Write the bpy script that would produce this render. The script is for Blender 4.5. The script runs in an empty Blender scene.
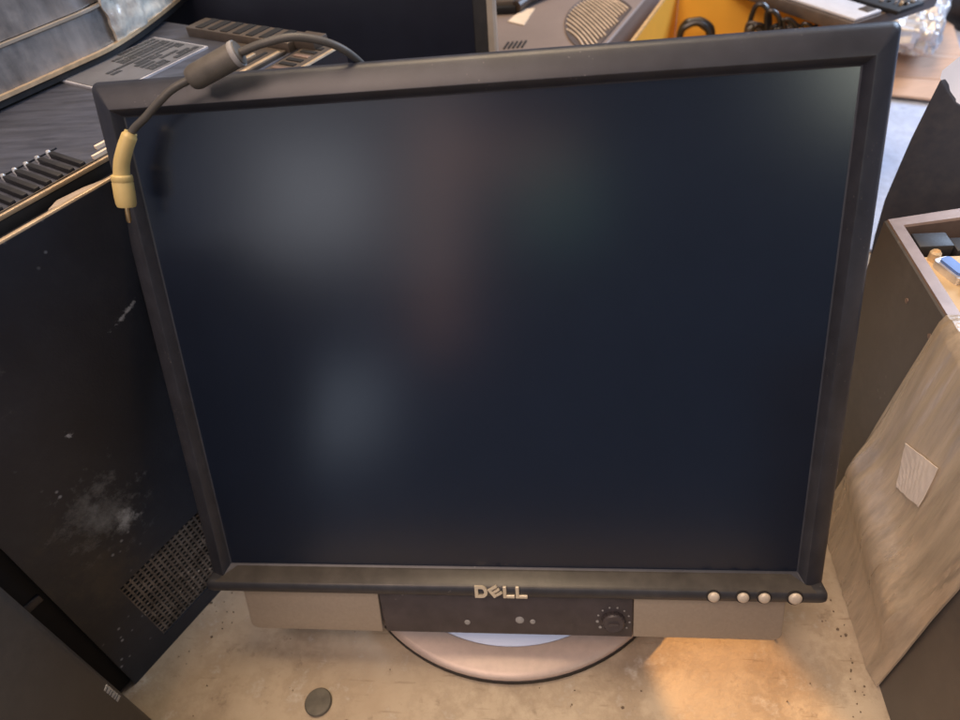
import bpy, bmesh, math, random
from mathutils import Vector as V, Matrix, noise
random.seed(7)
S = bpy.context.scene
COL = S.collection
R = math.radians

# ------------------------------------------------------------------ helpers
def tag(o, label, cat, group=None, kind=None):
    if label: o['label'] = label
    if cat: o['category'] = cat
    if group: o['group'] = group
    if kind: o['kind'] = kind
    return o

def thing(name, loc, label, cat, group=None):
    o = bpy.data.objects.new(name, None); COL.objects.link(o)
    o.location = loc; o.empty_display_size = 0.02
    return tag(o, label, cat, group)

def rootloc(p):
    while p.parent: p = p.parent
    return V(p.location)

def link(name, bm, mat, parent=None, smooth=True, angle=35, label=None, loc=None):
    """verts are in world coordinates"""
    bmesh.ops.remove_doubles(bm, verts=bm.verts[:], dist=1e-6)
    bmesh.ops.recalc_face_normals(bm, faces=bm.faces[:])
    if smooth:
        for f in bm.faces: f.smooth = True
        for e in bm.edges:
            if len(e.link_faces) != 2 or e.calc_face_angle(0) > R(angle): e.smooth = False
    off = V((0, 0, 0))
    if parent is not None: off = rootloc(parent)
    elif loc is not None: off = V(loc)
    bmesh.ops.translate(bm, verts=bm.verts[:], vec=-off)
    me = bpy.data.meshes.new(name); bm.to_mesh(me); bm.free()
    o = bpy.data.objects.new(name, me); COL.objects.link(o)
    if parent is not None: o.parent = parent
    elif loc is not None: o.location = loc
    for m in (mat if isinstance(mat, (list, tuple)) else [mat]): me.materials.append(m)
    if label: o['label'] = label
    return o

def new(): return bmesh.new()

def prism(bm, poly_a, poly_b, bevel=0, seg=2, mi=0):
    """solid between two polygons with the same vertex count (world coords)"""
    t = bmesh.new()
    a = [t.verts.new(p) for p in poly_a]; b = [t.verts.new(p) for p in poly_b]
    n = len(a)
    t.faces.new(a[::-1]); t.faces.new(b)
    for i in range(n): t.faces.new((a[i], a[(i+1) % n], b[(i+1) % n], b[i]))
    bmesh.ops.recalc_face_normals(t, faces=t.faces[:])
    if bevel > 0:
        bmesh.ops.bevel(t, geom=t.edges[:], offset=bevel, segments=seg, affect='EDGES', profile=0.5, clamp_overlap=True)
    merge(bm, t, mi)

def merge(bm, t, mi=0):
    vm = {v: bm.verts.new(v.co) for v in t.verts}
    for f in t.faces:
        try:
            nf = bm.faces.new([vm[v] for v in f.verts]); nf.material_index = mi
        except ValueError: pass
    t.free()

class Frame:
    def __init__(s, o, x, y, z): s.o, s.x, s.y, s.z = V(o), V(x).normalized(), V(y).normalized(), V(z).normalized()
    def __call__(s, a, b, c=0.0): return s.o + s.x*a + s.y*b + s.z*c

WORLD = Frame((0,0,0),(1,0,0),(0,1,0),(0,0,1))

def box(bm, F, a0, a1, b0, b1, c0, c1, bevel=0, seg=2, mi=0):
    lo = [F(a0,b0,c0), F(a1,b0,c0), F(a1,b1,c0), F(a0,b1,c0)]
    hi = [F(a0,b0,c1), F(a1,b0,c1), F(a1,b1,c1), F(a0,b1,c1)]
    prism(bm, lo, hi, bevel, seg, mi)

def rrect(s0, s1, h0, h1, r, n=6):
    pts = []
    for cx, cy, a0 in ((s1-r, h1-r, 0), (s0+r, h1-r, 90), (s0+r, h0+r, 180), (s1-r, h0+r, 270)):
        for i in range(n+1):
            a = R(a0 + 90*i/n); pts.append((cx+r*math.cos(a), cy+r*math.sin(a)))
    return pts

def loft(bm, loops, cap0=False, cap1=False, closed=True, mi=0):
    vs = [[bm.verts.new(p) for p in L] for L in loops]
    n = len(vs[0])
    for A, B in zip(vs, vs[1:]):
        for i in range(n if closed else n-1):
            j = (i+1) % n
            f = bm.faces.new((A[i], A[j], B[j], B[i])); f.material_index = mi
    if cap0: bm.faces.new(vs[0][::-1]).material_index = mi
    if cap1: bm.faces.new(vs[-1]).material_index = mi

def lathe(bm, F, prof, n=48, cap0=True, cap1=True, mi=0):
    loops = [[F(r*math.cos(2*math.pi*i/n), r*math.sin(2*math.pi*i/n), z) for i in range(n)] for r, z in prof]
    loft(bm, loops, cap0, cap1, mi=mi)

def catmull(P, k=10):
    P = [V(p) for p in P]
    Q = [P[0]*2-P[1]] + P + [P[-1]*2-P[-2]]
    out = []
    for i in range(1, len(Q)-2):
        for t in range(k):
            t /= k
            a, b, c, d = Q[i-1:i+3]
            out.append(0.5*((2*b)+(c-a)*t+(2*a-5*b+4*c-d)*t*t+(3*b-a-3*c+d)*t**3))
    out.append(P[-1]); return out

def tube(bm, path, rad, n=12, mi=0, caps=True):
    path = [V(p) for p in path]
    up = V((0.13, 0.31, 0.94)).normalized()
    loops = []
    T0 = (path[1]-path[0]).normalized()
    N = (up - T0*up.dot(T0)).normalized()
    for i, p in enumerate(path):
        T = (path[min(i+1, len(path)-1)]-path[max(i-1, 0)]).normalized()
        N = (N - T*N.dot(T)).normalized(); B = T.cross(N)
        r = rad(i/(len(path)-1)) if callable(rad) else rad
        loops.append([p + (N*math.cos(2*math.pi*k/n)+B*math.sin(2*math.pi*k/n))*r for k in range(n)])
    loft(bm, loops, caps, caps, mi=mi)

def grid(bm, fn, nu, nv, mi=0):
    vs = [[bm.verts.new(fn(i/nu, j/nv)) for j in range(nv+1)] for i in range(nu+1)]
    for i in range(nu):
        for j in range(nv):
            bm.faces.new((vs[i][j], vs[i+1][j], vs[i+1][j+1], vs[i][j+1])).material_index = mi

def solid_grid(bm, fn, nu, nv, back):
    """grid surface fn closed by the same outline pushed by vector back"""
    back = V(back)
    top = [[V(fn(i/nu, j/nv)) for j in range(nv+1)] for i in range(nu+1)]
    vt = [[bm.verts.new(p) for p in row] for row in top]
    vb = [[bm.verts.new(p+back) for p in row] for row in top]
    for i in range(nu):
        for j in range(nv):
            bm.faces.new((vt[i][j], vt[i+1][j], vt[i+1][j+1], vt[i][j+1]))
            bm.faces.new((vb[i][j], vb[i][j+1], vb[i+1][j+1], vb[i+1][j]))
    ring = [(i, 0) for i in range(nu)] + [(nu, j) for j in range(nv)] + [(i, nv) for i in range(nu, 0, -1)] + [(0, j) for j in range(nv, 0, -1)]
    for k in range(len(ring)):
        a = ring[k]; b = ring[(k+1) % len(ring)]
        bm.faces.new((vt[b[0]][b[1]], vt[a[0]][a[1]], vb[a[0]][a[1]], vb[b[0]][b[1]]))

# ------------------------------------------------------------------ materials
def material(name, base, rough=0.5, metal=0.0, spec=0.5, var=0.25, vscale=60, bump=0.0, bscale=900,
             specks=0.0, speck_col=(0.35,0.33,0.30), speck_scale=500, rvar=0.15, dust=0.0, dust_col=(0.3,0.27,0.23), coat=0.0, stretch=None):
    m = bpy.data.materials.new(name); m.use_nodes = True
    nt = m.node_tree; N = nt.nodes; L = nt.links
    b = N['Principled BSDF']
    b.inputs['Metallic'].default_value = metal
    b.inputs['Specular IOR Level'].default_value = spec
    b.inputs['Coat Weight'].default_value = coat
    tc = N.new('ShaderNodeTexCoord')
    vec = tc.outputs['Object']
    if stretch:
        mp = N.new('ShaderNodeMapping'); L.new(vec, mp.inputs['Vector'])
        mp.inputs['Scale'].default_value = stretch[0]; mp.inputs['Rotation'].default_value = stretch[1]
        svec = mp.outputs[0]
    else: svec = vec
    def nz(scale, detail=5, rough_=0.6, v=None):
        n = N.new('ShaderNodeTexNoise'); n.inputs['Scale'].default_value = scale
        n.inputs['Detail'].default_value = detail; n.inputs['Roughness'].default_value = rough_
        L.new(v or vec, n.inputs['Vector']); return n
    def ramp(src, p0, p1, c0=(0,0,0,1), c1=(1,1,1,1)):
        r = N.new('ShaderNodeValToRGB'); L.new(src, r.inputs[0])
        r.color_ramp.elements[0].position = p0; r.color_ramp.elements[1].position = p1
        r.color_ramp.elements[0].color = c0; r.color_ramp.elements[1].color = c1
        return r.outputs[0]
    def mix(f, a, c):
        x = N.new('ShaderNodeMix'); x.data_type = 'RGBA'
        if isinstance(f, float): x.inputs[0].default_value = f
        else: L.new(f, x.inputs[0])
        for s, q in ((6, a), (7, c)):
            if isinstance(q, tuple): x.inputs[s].default_value = (*q[:3], 1)
            else: L.new(q, x.inputs[s])
        return x.outputs[2]
    n1 = nz(vscale, v=svec)
    lo = tuple(c*(1-var) for c in base); hi = tuple(min(1, c*(1+var)) for c in base)
    col = ramp(n1.outputs['Fac'], 0.3, 0.7, (*lo, 1), (*hi, 1))
    if dust > 0:
        n3 = nz(9, 8, 0.7); n4 = nz(140, 3, 0.6)
        mm = N.new('ShaderNodeMath'); mm.operation = 'MULTIPLY'
        L.new(ramp(n3.outputs['Fac'], 0.42, 0.72), mm.inputs[0]); L.new(ramp(n4.outputs['Fac'], 0.35, 0.75), mm.inputs[1])
        m2 = N.new('ShaderNodeMath'); m2.operation = 'MULTIPLY'; L.new(mm.outputs[0], m2.inputs[0]); m2.inputs[1].default_value = dust
        col = mix(m2.outputs[0], col, dust_col)
    if specks > 0:
        vo = N.new('ShaderNodeTexVoronoi'); vo.inputs['Scale'].default_value = speck_scale
        L.new(vec, vo.inputs['Vector'])
        n5 = nz(speck_scale*0.11, 2)
        s1 = ramp(vo.outputs['Distance'], 0.08, 0.20, (1,1,1,1), (0,0,0,1)); s2 = ramp(n5.outputs['Fac'], 0.60, 0.68)
        mm = N.new('ShaderNodeMath'); mm.operation = 'MULTIPLY'; L.new(s1, mm.inputs[0]); L.new(s2, mm.inputs[1])
        m2 = N.new('ShaderNodeMath'); m2.operation = 'MULTIPLY'; L.new(mm.outputs[0], m2.inputs[0]); m2.inputs[1].default_value = specks
        col = mix(m2.outputs[0], col, speck_col)
    L.new(col, b.inputs['Base Color'])
    n2 = nz(vscale*0.4, v=svec)
    r = N.new('ShaderNodeMapRange'); L.new(n2.outputs['Fac'], r.inputs[0])
    r.inputs[3].default_value = max(0.02, rough*(1-rvar)); r.inputs[4].default_value = min(1, rough*(1+rvar))
    L.new(r.outputs[0], b.inputs['Roughness'])
    if bump > 0:
        nb = nz(bscale, 3, v=svec); bp = N.new('ShaderNodeBump')
        bp.inputs['Strength'].default_value = bump; bp.inputs['Distance'].default_value = 0.001
        L.new(nb.outputs['Fac'], bp.inputs['Height']); L.new(bp.outputs[0], b.inputs['Normal'])
    m['mix'] = 1
    return m

M = {}
M['bezel']   = material('bezel_plastic', (0.027,0.029,0.038), 0.38, bump=0.10, bscale=2600, specks=0.35, speck_scale=420, dust=0.05)
M['trim']    = material('trim_plastic', (0.027,0.028,0.034), 0.42, bump=0.08, bscale=2600, specks=0.5, speck_scale=420, dust=0.10)
M['ledge']   = material('ledge_plastic_lit', (0.052,0.047,0.043), 0.40, bump=0.08, bscale=2600, dust=0.15)  # bezel plastic painted lighter, as if lit from above
M['screen']  = material('screen_matte', (0.0065,0.0105,0.022), 0.22, spec=0.75, var=0.08, rvar=0.05, vscale=30, bump=0.012, bscale=5000, specks=0.0, speck_scale=300)
M['silver']  = material('silver_plastic', (0.58,0.51,0.42), 0.42, metal=0.15, var=0.08)
M['letter']  = material('letter_metal', (0.66,0.585,0.45), 0.34, metal=0.35, var=0.1, vscale=300)
M['ring']    = material('button_well', (0.02,0.018,0.018), 0.6)
M['grille']  = material('speaker_cloth', (0.37,0.305,0.235), 0.55, metal=0.25, var=0.06, vscale=500, bump=0.15, bscale=2600, dust=0.12)
M['panel']   = material('control_panel_plastic', (0.055,0.045,0.047), 0.45, bump=0.08, bscale=2500, specks=0.5, speck_scale=330, dust=0.08)
M['tick']    = material('print_grey', (0.30,0.29,0.28), 0.6)
M['base_ring'] = material('base_silver', (0.50,0.40,0.345), 0.42, metal=0.25, var=0.06, vscale=200, bump=0.04, dust=0.08)
M['base_insert'] = material('base_blue_film', (0.60,0.71,0.95), 0.38, var=0.05, vscale=25, bump=0.15, bscale=160, stretch=((0.15,9,1),(0,0,0)))
M['rubber']  = material('black_rubber', (0.018,0.014,0.012), 0.7)
M['cord']    = material('cord_rubber', (0.078,0.073,0.065), 0.5, bump=0.1)
M['ferrite'] = material('ferrite_rubber', (0.10,0.090,0.075), 0.5, bump=0.12, dust=0.15)
M['yellow']  = material('yellow_plastic', (0.60,0.455,0.185), 0.42, var=0.10, dust=0.22, dust_col=(0.28,0.19,0.07))
M['brass']   = material('pin_metal', (0.75,0.52,0.25), 0.3, metal=0.9)
M['black']   = material('black_metal', (0.020,0.021,0.027), 0.42, bump=0.1, dust=0.10, specks=0.5, speck_scale=260)
M['black2']  = material('black_plastic', (0.016,0.016,0.018), 0.5, dust=0.1, bump=0.1)
M['void']    = material('dark_inside', (0.006,0.006,0.007), 0.8)
M['vent']    = material('vent_metal', (0.12,0.10,0.085), 0.40, metal=0.3, var=0.6, vscale=120, specks=1.0, speck_col=(0.6,0.52,0.44), speck_scale=200)
M['bluetop'] = material('rear_sheet_metal', (0.085,0.092,0.12), 0.40, metal=0.45, var=0.35, vscale=26, stretch=((1,7,1),(0,0,R(60))), dust=0.2)
M['edge']    = material('bare_steel_edge', (0.80,0.60,0.38), 0.34, metal=0.6, var=0.2, vscale=120)
M['tanmetal']= material('tan_sheet_metal', (0.095,0.076,0.060), 0.45, metal=0.3, var=0.2, dust=0.2)
M['screw']   = material('screw_steel', (0.72,0.70,0.68), 0.3, metal=0.6)
M['labelw']  = material('label_border', (0.42,0.42,0.45), 0.5)
M['labelg']  = material('label_paper_grey', (0.12,0.123,0.135), 0.5, var=0.12)
M['labelk']  = material('label_print_black', (0.028,0.029,0.033), 0.5)
M['film']    = material('wrap_film_grey', (0.185,0.18,0.18), 0.27, var=0.65, vscale=32, stretch=((0.9,0.9,0.22),(R(10),R(14),0)), bump=0.55, bscale=70, rvar=0.4, coat=0.25, dust=0.35, dust_col=(0.55,0.5,0.46))
M['filmw']   = material('wrap_film_highlight', (0.74,0.67,0.60), 0.25, var=0.5, vscale=55, bump=0.7, bscale=90, rvar=0.4, coat=0.3)  # pale colour carries the highlights on the crumpled fold
M['screen2'] = material('background_screen', (0.010,0.012,0.022), 0.35, spec=0.4, var=0.1)
M['silver2'] = material('silver_frame', (0.50,0.44,0.36), 0.35, metal=0.4, var=0.1)
M['greycase']= material('grey_case_plastic', (0.225,0.175,0.150), 0.5, var=0.10, vscale=14, bump=0.12, bscale=1500, dust=0.2)
M['paper']   = material('paper_sticker', (0.72,0.58,0.43), 0.6, var=0.12, vscale=60)
M['orange']  = material('orange_card', (0.95,0.50,0.06), 0.55, var=0.08, vscale=12, bump=0.08, bscale=120)
M['carded']  = material('card_edge_tan', (0.50,0.32,0.14), 0.7, var=0.2, vscale=200)
M['cable']   = material('black_cable', (0.016,0.014,0.013), 0.32)
M['cablebr'] = material('brown_cable', (0.05,0.035,0.025), 0.4)
M['slabtop'] = material('pale_lid', (0.60,0.62,0.68), 0.35, var=0.08, dust=0.15)
M['slabside']= material('brown_grey_side', (0.095,0.075,0.066), 0.5)
M['pcb']     = material('black_board', (0.009,0.009,0.010), 0.6, specks=1.0, speck_scale=160, speck_col=(0.7,0.68,0.6))
M['foil']    = material('silver_foil', (0.66,0.65,0.66), 0.38, metal=0.45, var=0.15, vscale=40, bump=0.5, bscale=120)
M['cardboard']= material('pale_cardboard', (0.60,0.41,0.30), 0.75, var=0.10, vscale=40, bump=0.15, bscale=300, stretch=((1,5,1),(0,0,R(15))), dust=0.15, dust_col=(0.72,0.55,0.45))
M['flooring']  = material('blue_flooring', (0.50,0.57,0.74), 0.9, var=0.14, vscale=90, bump=0.5, bscale=400, specks=0.4, speck_scale=60, speck_col=(0.16,0.18,0.25))
M['darkgrey']= material('charcoal_plastic', (0.056,0.059,0.074), 0.48, var=0.12, vscale=10, bump=0.1, bscale=1500, dust=0.18)
M['paleglare']= material('pale_window_glare', (0.80,0.83,0.93), 0.25, var=0.04)  # near-white colour painted in place of window glare
M['greyside']= material('dark_grey_case', (0.095,0.086,0.078), 0.46, var=0.15, vscale=14, bump=0.08, bscale=1600, dust=0.25, specks=0.25, speck_scale=150)
M['rimsteel']= material('pinkish_steel', (0.30,0.21,0.165), 0.35, metal=0.4, var=0.15, vscale=80)
M['iosheet'] = material('sand_steel', (0.68,0.50,0.29), 0.42, metal=0.25, var=0.14, vscale=60)
M['vga']     = material('blue_connector', (0.11,0.21,0.52), 0.4)
M['wrap']    = material('stretch_wrap_brown', (0.50,0.41,0.305), 0.33, var=0.36, vscale=95, stretch=((1,1,0.10),(R(-7),0,0)), bump=0.55, bscale=420, rvar=0.7, coat=0.45, spec=1.0)
M['wraplabel']= material('faded_label', (0.86,0.78,0.70), 0.6, var=0.08)
M['frontcase']= material('charcoal_case_front', (0.048,0.042,0.038), 0.45, var=0.12, vscale=14, bump=0.1, bscale=1800, dust=0.12)
M['mark']    = material('white_print', (0.38,0.37,0.35), 0.5, var=0.3, vscale=900)
M['puck']    = material('grey_rubber_puck', (0.085,0.075,0.058), 0.65, var=0.3, vscale=90, dust=0.35)
M['grit']    = material('brown_grit', (0.13,0.095,0.065), 0.8, var=0.4, vscale=300)
M['tab']     = material('dull_tab', (0.36,0.29,0.22), 0.5)
M['equip']   = material('black_equipment', (0.02,0.02,0.026), 0.45)

def scuff_mask(mat, spots):
    """scuffs and scratches of their own shape: noise inside soft ellipses at given object-space points"""
    nt = mat.node_tree; N = nt.nodes; L = nt.links; b = N['Principled BSDF']
    src = b.inputs['Base Color'].links[0].from_socket
    tc = N.new('ShaderNodeTexCoord')
    for (c, rad, sc, p0, p1, colr, amt) in spots:
        mp = N.new('ShaderNodeMapping'); mp.vector_type = 'TEXTURE'
        mp.inputs['Location'].default_value = c; mp.inputs['Scale'].default_value = rad[:3]
        if len(rad) > 3: mp.inputs['Rotation'].default_value = rad[3]
        L.new(tc.outputs['Object'], mp.inputs['Vector'])
        g = N.new('ShaderNodeTexGradient'); g.gradient_type = 'QUADRATIC_SPHERE'; L.new(mp.outputs[0], g.inputs[0])
        n = N.new('ShaderNodeTexNoise'); n.inputs['Scale'].default_value = sc; n.inputs['Detail'].default_value = 8; n.inputs['Roughness'].default_value = 0.72
        L.new(tc.outputs['Object'], n.inputs['Vector'])
        a = N.new('ShaderNodeMath'); a.operation = 'MULTIPLY_ADD'; L.new(g.outputs['Fac'], a.inputs[0]); a.inputs[1].default_value = 0.42; L.new(n.outputs['Fac'], a.inputs[2])
        r = N.new('ShaderNodeMapRange'); L.new(a.outputs[0], r.inputs[0]); r.inputs[1].default_value = p0; r.inputs[2].default_value = p1; r.inputs[4].default_value = amt
        gm = N.new('ShaderNodeMath'); gm.operation = 'GREATER_THAN'; L.new(g.outputs['Fac'], gm.inputs[0]); gm.inputs[1].default_value = 0.001
        mu = N.new('ShaderNodeMath'); mu.operation = 'MULTIPLY'; L.new(r.outputs[0], mu.inputs[0]); L.new(gm.outputs[0], mu.inputs[1])
        x = N.new('ShaderNodeMix'); x.data_type = 'RGBA'; L.new(mu.outputs[0], x.inputs[0]); L.new(src, x.inputs[6]); x.inputs[7].default_value = (*colr, 1)
        src = x.outputs[2]
    L.new(src, b.inputs['Base Color'])

def floor_material():
    m = bpy.data.materials.new('worn_floor'); m.use_nodes = True
    nt = m.node_tree; N = nt.nodes; L = nt.links; b = N['Principled BSDF']
    tc = N.new('ShaderNodeTexCoord'); vec = tc.outputs['Object']
    def nz(scale, detail=6, rg=0.65, st=None):
        n = N.new('ShaderNodeTexNoise'); n.inputs['Scale'].default_value = scale; n.inputs['Detail'].default_value = detail; n.inputs['Roughness'].default_value = rg
        if st:
            mp = N.new('ShaderNodeMapping'); mp.inputs['Scale'].default_value = st; mp.inputs['Rotation'].default_value = (0,0,R(-20)); L.new(vec, mp.inputs['Vector']); L.new(mp.outputs[0], n.inputs['Vector'])
        else: L.new(vec, n.inputs['Vector'])
        return n.outputs['Fac']
    def mr(src, a, c, lo=0.0, hi=1.0):
        r = N.new('ShaderNodeMapRange'); L.new(src, r.inputs[0]); r.inputs[1].default_value = a; r.inputs[2].default_value = c; r.inputs[3].default_value = lo; r.inputs[4].default_value = hi; return r.outputs[0]
    def mix(f, a, c):
        x = N.new('ShaderNodeMix'); x.data_type = 'RGBA'; L.new(f, x.inputs[0])
        for s, q in ((6, a), (7, c)):
            if isinstance(q, tuple): x.inputs[s].default_value = (*q, 1)
            else: L.new(q, x.inputs[s])
        return x.outputs[2]
    col = mix(mr(nz(7), 0.35, 0.65), (0.345,0.265,0.182), (0.47,0.39,0.29))
    col = mix(mr(nz(17, 9, 0.74), 0.47, 0.66, 0, 0.8), col, (0.215,0.155,0.10))
    col = mix(mr(nz(60, 6, 0.7), 0.60, 0.74, 0, 0.75), col, (0.15,0.105,0.068))
    col = mix(mr(nz(34, 8, 0.75), 0.55, 0.68, 0, 0.7), col, (0.56,0.51,0.44))
    col = mix(mr(nz(30, 5, 0.6, (1, 9, 1)), 0.62, 0.70, 0, 0.45), col, (0.17,0.115,0.07))
    vo = N.new('ShaderNodeTexVoronoi'); vo.inputs['Scale'].default_value = 55; L.new(vec, vo.inputs['Vector'])
    sp = N.new('ShaderNodeMath'); sp.operation = 'MULTIPLY'; L.new(mr(vo.outputs['Distance'], 0.10, 0.22, 1, 0), sp.inputs[0]); L.new(mr(nz(16, 2), 0.54, 0.6), sp.inputs[1])
    
    L.new(col, b.inputs['Base Color'])
    b.inputs['Roughness'].default_value = 0.62
    bp = N.new('ShaderNodeBump'); bp.inputs['Strength'].default_value = 0.35; bp.inputs['Distance'].default_value = 0.002
    L.new(nz(130, 6, 0.7), bp.inputs['Height']); L.new(bp.outputs[0], b.inputs['Normal'])
    return m

# ------------------------------------------------------------------ setting
bm = new(); grid(bm, lambda a, c: V((-2.2+4.4*a, -0.42+3.42*c, 0)), 8, 8)
tag(link('floor', bm, floor_material(), smooth=False), None, None, kind='structure')
bm = new(); prism(bm, [(0.30,0.42,0.0005),(2.1,0.42,0.0005),(2.1,2.6,0.0005),(0.30,2.6,0.0005)],
                      [(0.30,0.42,0.004),(2.1,0.42,0.004),(2.1,2.6,0.004),(0.30,2.6,0.004)])
tag(link('flooring', bm, M['flooring'], smooth=False), None, None, kind='structure')  # thin pale blue sheet over the floor at the far right

# ------------------------------------------------------------------ the monitor
h_up = V((0, 0.40084, 0.91615)); n_out = V((0, -0.91615, 0.40084))
MF = Frame((0, 0, 0.07), (1, 0, 0), h_up, n_out)
HW, HH = 0.188, 0.3024
mon = thing('computer_monitor', (0, 0.0985, 0), 'dark grey flat monitor with a speaker bar under its blank screen and round silver foot', 'monitor')

def ring(l, r_, t, b_, d, rad):
    return [MF(s, h, d) for s, h in rrect(-HW+l, HW-r_, b_, HH-t, rad)]
bm = new()
loft(bm, [ring(0.0005,0.0005,0.0005,0.0005,-0.020,0.004), ring(0,0,0,0,-0.018,0.0042), ring(0,0,0,0,-0.0078,0.0042),
          ring(0.0004,0.0004,0.0004,0.0004,-0.0068,0.0040), ring(0.0011,0.0011,0.0011,0.0011,-0.0057,0.0036), ring(0.0020,0.0020,0.0020,0.0020,-0.0048,0.0030), ring(0.0030,0.0030,0.0030,0.0030,-0.0041,0.0022),
          ring(0.0108,0.0112,0.0128,0.0100,-0.0003,0.0004), ring(0.0112,0.0116,0.0132,0.0104,-0.0003,0.0004), ring(0.0117,0.0121,0.0138,0.0110,-0.0008,0.0004), ring(0.0143,0.0146,0.0165,0.0148,-0.0058,0.0004),
          ring(0.0150,0.0153,0.0172,0.0155,-0.0062,0.0004), ring(0.0152,0.0155,0.0174,0.0157,-0.0080,0.0004)])
link('bezel', bm, M['bezel'], mon, angle=24)
bm = new()
loft(bm, [[MF(s, h, d) for s, h in rrect(-HW+0.0140, HW-0.0140, 0.0145, HH-0.0150, 0.001)] for d in (-0.0085, -0.0062)], True, True)
link('screen', bm, M['screen'], mon, smooth=False)
# lower trim with a sloped ledge
def sweep(prof, s0, s1, r0=0.004, mirror=True):
    t = []
    cm = sum(p[0] for p in prof)/len(prof), sum(p[1] for p in prof)/len(prof)
    st = [(s0, 0.55), (s0+r0*0.15, 0.8), (s0+r0*0.5, 0.95), (s0+r0, 1)] + [(s0+(s1-s0)*k/10, 1) for k in range(1, 10)] + [(s1-r0, 1), (s1-r0*0.5, 0.95), (s1-r0*0.15, 0.8), (s1, 0.55)]
    return [[MF(s, cm[0]+(h-cm[0])*q, cm[1]+(d-cm[1])*(0.4+0.6*q)) for h, d in prof] for s, q in st]
bm = new()
loft(bm, sweep([(-0.0008,-0.012),(-0.0010,-0.001),(-0.0002,0.0018),(0.0014,0.0033),(0.0045,0.0040),(0.0072,0.0038),(0.0084,0.0030),(0.0092,0.0014),(0.0094,-0.012)], -0.1879, 0.1879), True, True)
link('lower_trim', bm, M['trim'], mon, angle=60)
bm = new()
LP = [(0.0076,0.0034),(0.0086,0.0032),(0.0100,0.0020),(0.0122,-0.0010),(0.0140,-0.0040),(0.0144,-0.0050),(0.0140,-0.0062),(0.0084,-0.0040)]
def le(side):
    return [MF(side*(0.1815-0.0125*max(0.0, (h-0.0085)/0.0058)), h, d) for h, d in LP]
loft(bm, [le(-1), le(1)], True, True)
link('ledge', bm, M['ledge'], mon, angle=60)
# back
bm = new()
def bring(i, d, r_): return [MF(s, h, d) for s, h in rrect(-HW+i, HW-i, i, HH-i, r_)]
loft(bm, [bring(0.002,-0.0175,0.006), bring(0.006,-0.024,0.010), bring(0.030,-0.036,0.02), bring(0.060,-0.050,0.02), bring(0.075,-0.054,0.02)], True, True)
link('back_cover', bm, M['bezel'], mon, angle=50)

# logo lettering: D, tilted E, L, L as raised letters
def letters(bm, s, h, w, ht, ang=0, kind='L', d0=0.0036, d1=0.0050):
    ca, sa = math.cos(ang), math.sin(ang)
    def P(x, y, d): return MF(s+ca*x-sa*y, h+sa*x+ca*y, d)
    st = 0.0021
    def bar(x0, x1, y0, y1):
        prism(bm, [P(x0,y0,d0),P(x1,y0,d0),P(x1,y1,d0),P(x0,y1,d0)], [P(x0,y0,d1),P(x1,y0,d1),P(x1,y1,d1),P(x0,y1,d1)], 0.0002, 1)
    if kind == 'L': bar(-w/2, -w/2+st, -ht/2, ht/2); bar(-w/2+st, w/2, -ht/2, -ht/2+st)
    if kind == 'E':
        bar(-w/2, -w/2+st, -ht/2, ht/2)
        for y in (-ht/2, -st*0.38, ht/2-st*0.8): bar(-w/2+st, w/2, y, y+st*0.8)
    if kind == 'D':
        n = 14; out = []; inn = []
        for i in range(n+1):
            a = R(-90+180*i/n); out.append((w*0.02+w*0.48*math.cos(a), ht/2*math.sin(a))); inn.append((w*0.02+(w*0.48-st)*math.cos(a), (ht/2-st*0.85)*math.sin(a)))
        out = [(-w/2,-ht/2)]+out+[(-w/2,ht/2)]; inn = [(-w/2+st,-ht/2+st*0.85)]+inn+[(-w/2+st,ht/2-st*0.85)]
        loft(bm, [[P(*p,d0) for p in out],[P(*p,d1) for p in out],[P(*p,d1) for p in inn],[P(*p,d0) for p in inn]])
bm = new()
letters(bm, -0.0112, 0.0053, 0.0078, 0.0084, 0, 'D'); letters(bm, -0.0028, 0.0056, 0.0064, 0.0070, R(34), 'E')
letters(bm, 0.0055, 0.0053, 0.0070, 0.0084, 0, 'L'); letters(bm, 0.0131, 0.0053, 0.0070, 0.0084, 0, 'L')
link('logo_lettering', bm, M['letter'], mon)

for s in (0.1246, 0.1410, 0.1527, 0.1697):
    F = Frame(MF(s, 0.0050, 0.0034), (1,0,0), h_up, n_out)
    k = 1.12 if s > 0.165 else 1.0
    bm = new(); lathe(bm, F, [(0.0042*k,0),(0.0043*k,0.0009),(0.0036*k,0.0010)], 28)
    w = link('button_surround', bm, M['ring'], mon)
    bm = new(); lathe(bm, F, [(0.0033*k,0.0006),(0.0033*k,0.0017),(0.0029*k,0.0024),(0.0018*k,0.0029),(0.0006*k,0.0031)], 28)
    link('button', bm, M['silver'], w, angle=60)

# speaker bar
d0, d1 = -0.030, -0.0035
def bar_part(poly, dd=0, bev=0.0009):
    bm = new(); prism(bm, [MF(s, h, d0) for s, h in poly], [MF(s, h, d1+dd) for s, h in poly], bev, 3); return bm
def roundpoly(s0, s1, hb, ht, rl, rr):
    P = [(s0, ht)]
    if rl: P += [(s0+0.0022*0+0.0004, hb+0.010)] + [(s0+rl-rl*math.cos(R(a)), hb+rl-rl*math.sin(R(a))) for a in (15,35,55,75,90)]
    else: P += [(s0, hb)]
    if rr: P += [(s1-rr+rr*math.sin(R(a)), hb+rr-rr*math.cos(R(a))) for a in (0,15,35,55,75,90)]
    else: P += [(s1, hb)]
    P += [(s1, ht)]
    return P
bm = bar_part([(0.02+s*0.3, h) for s, h in [(-0.56,-0.006),(-0.56,-0.028),(0.47,-0.028),(0.47,-0.006)]], -0.002)
bar = link('speaker_bar', bm, M['panel'], mon)
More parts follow.
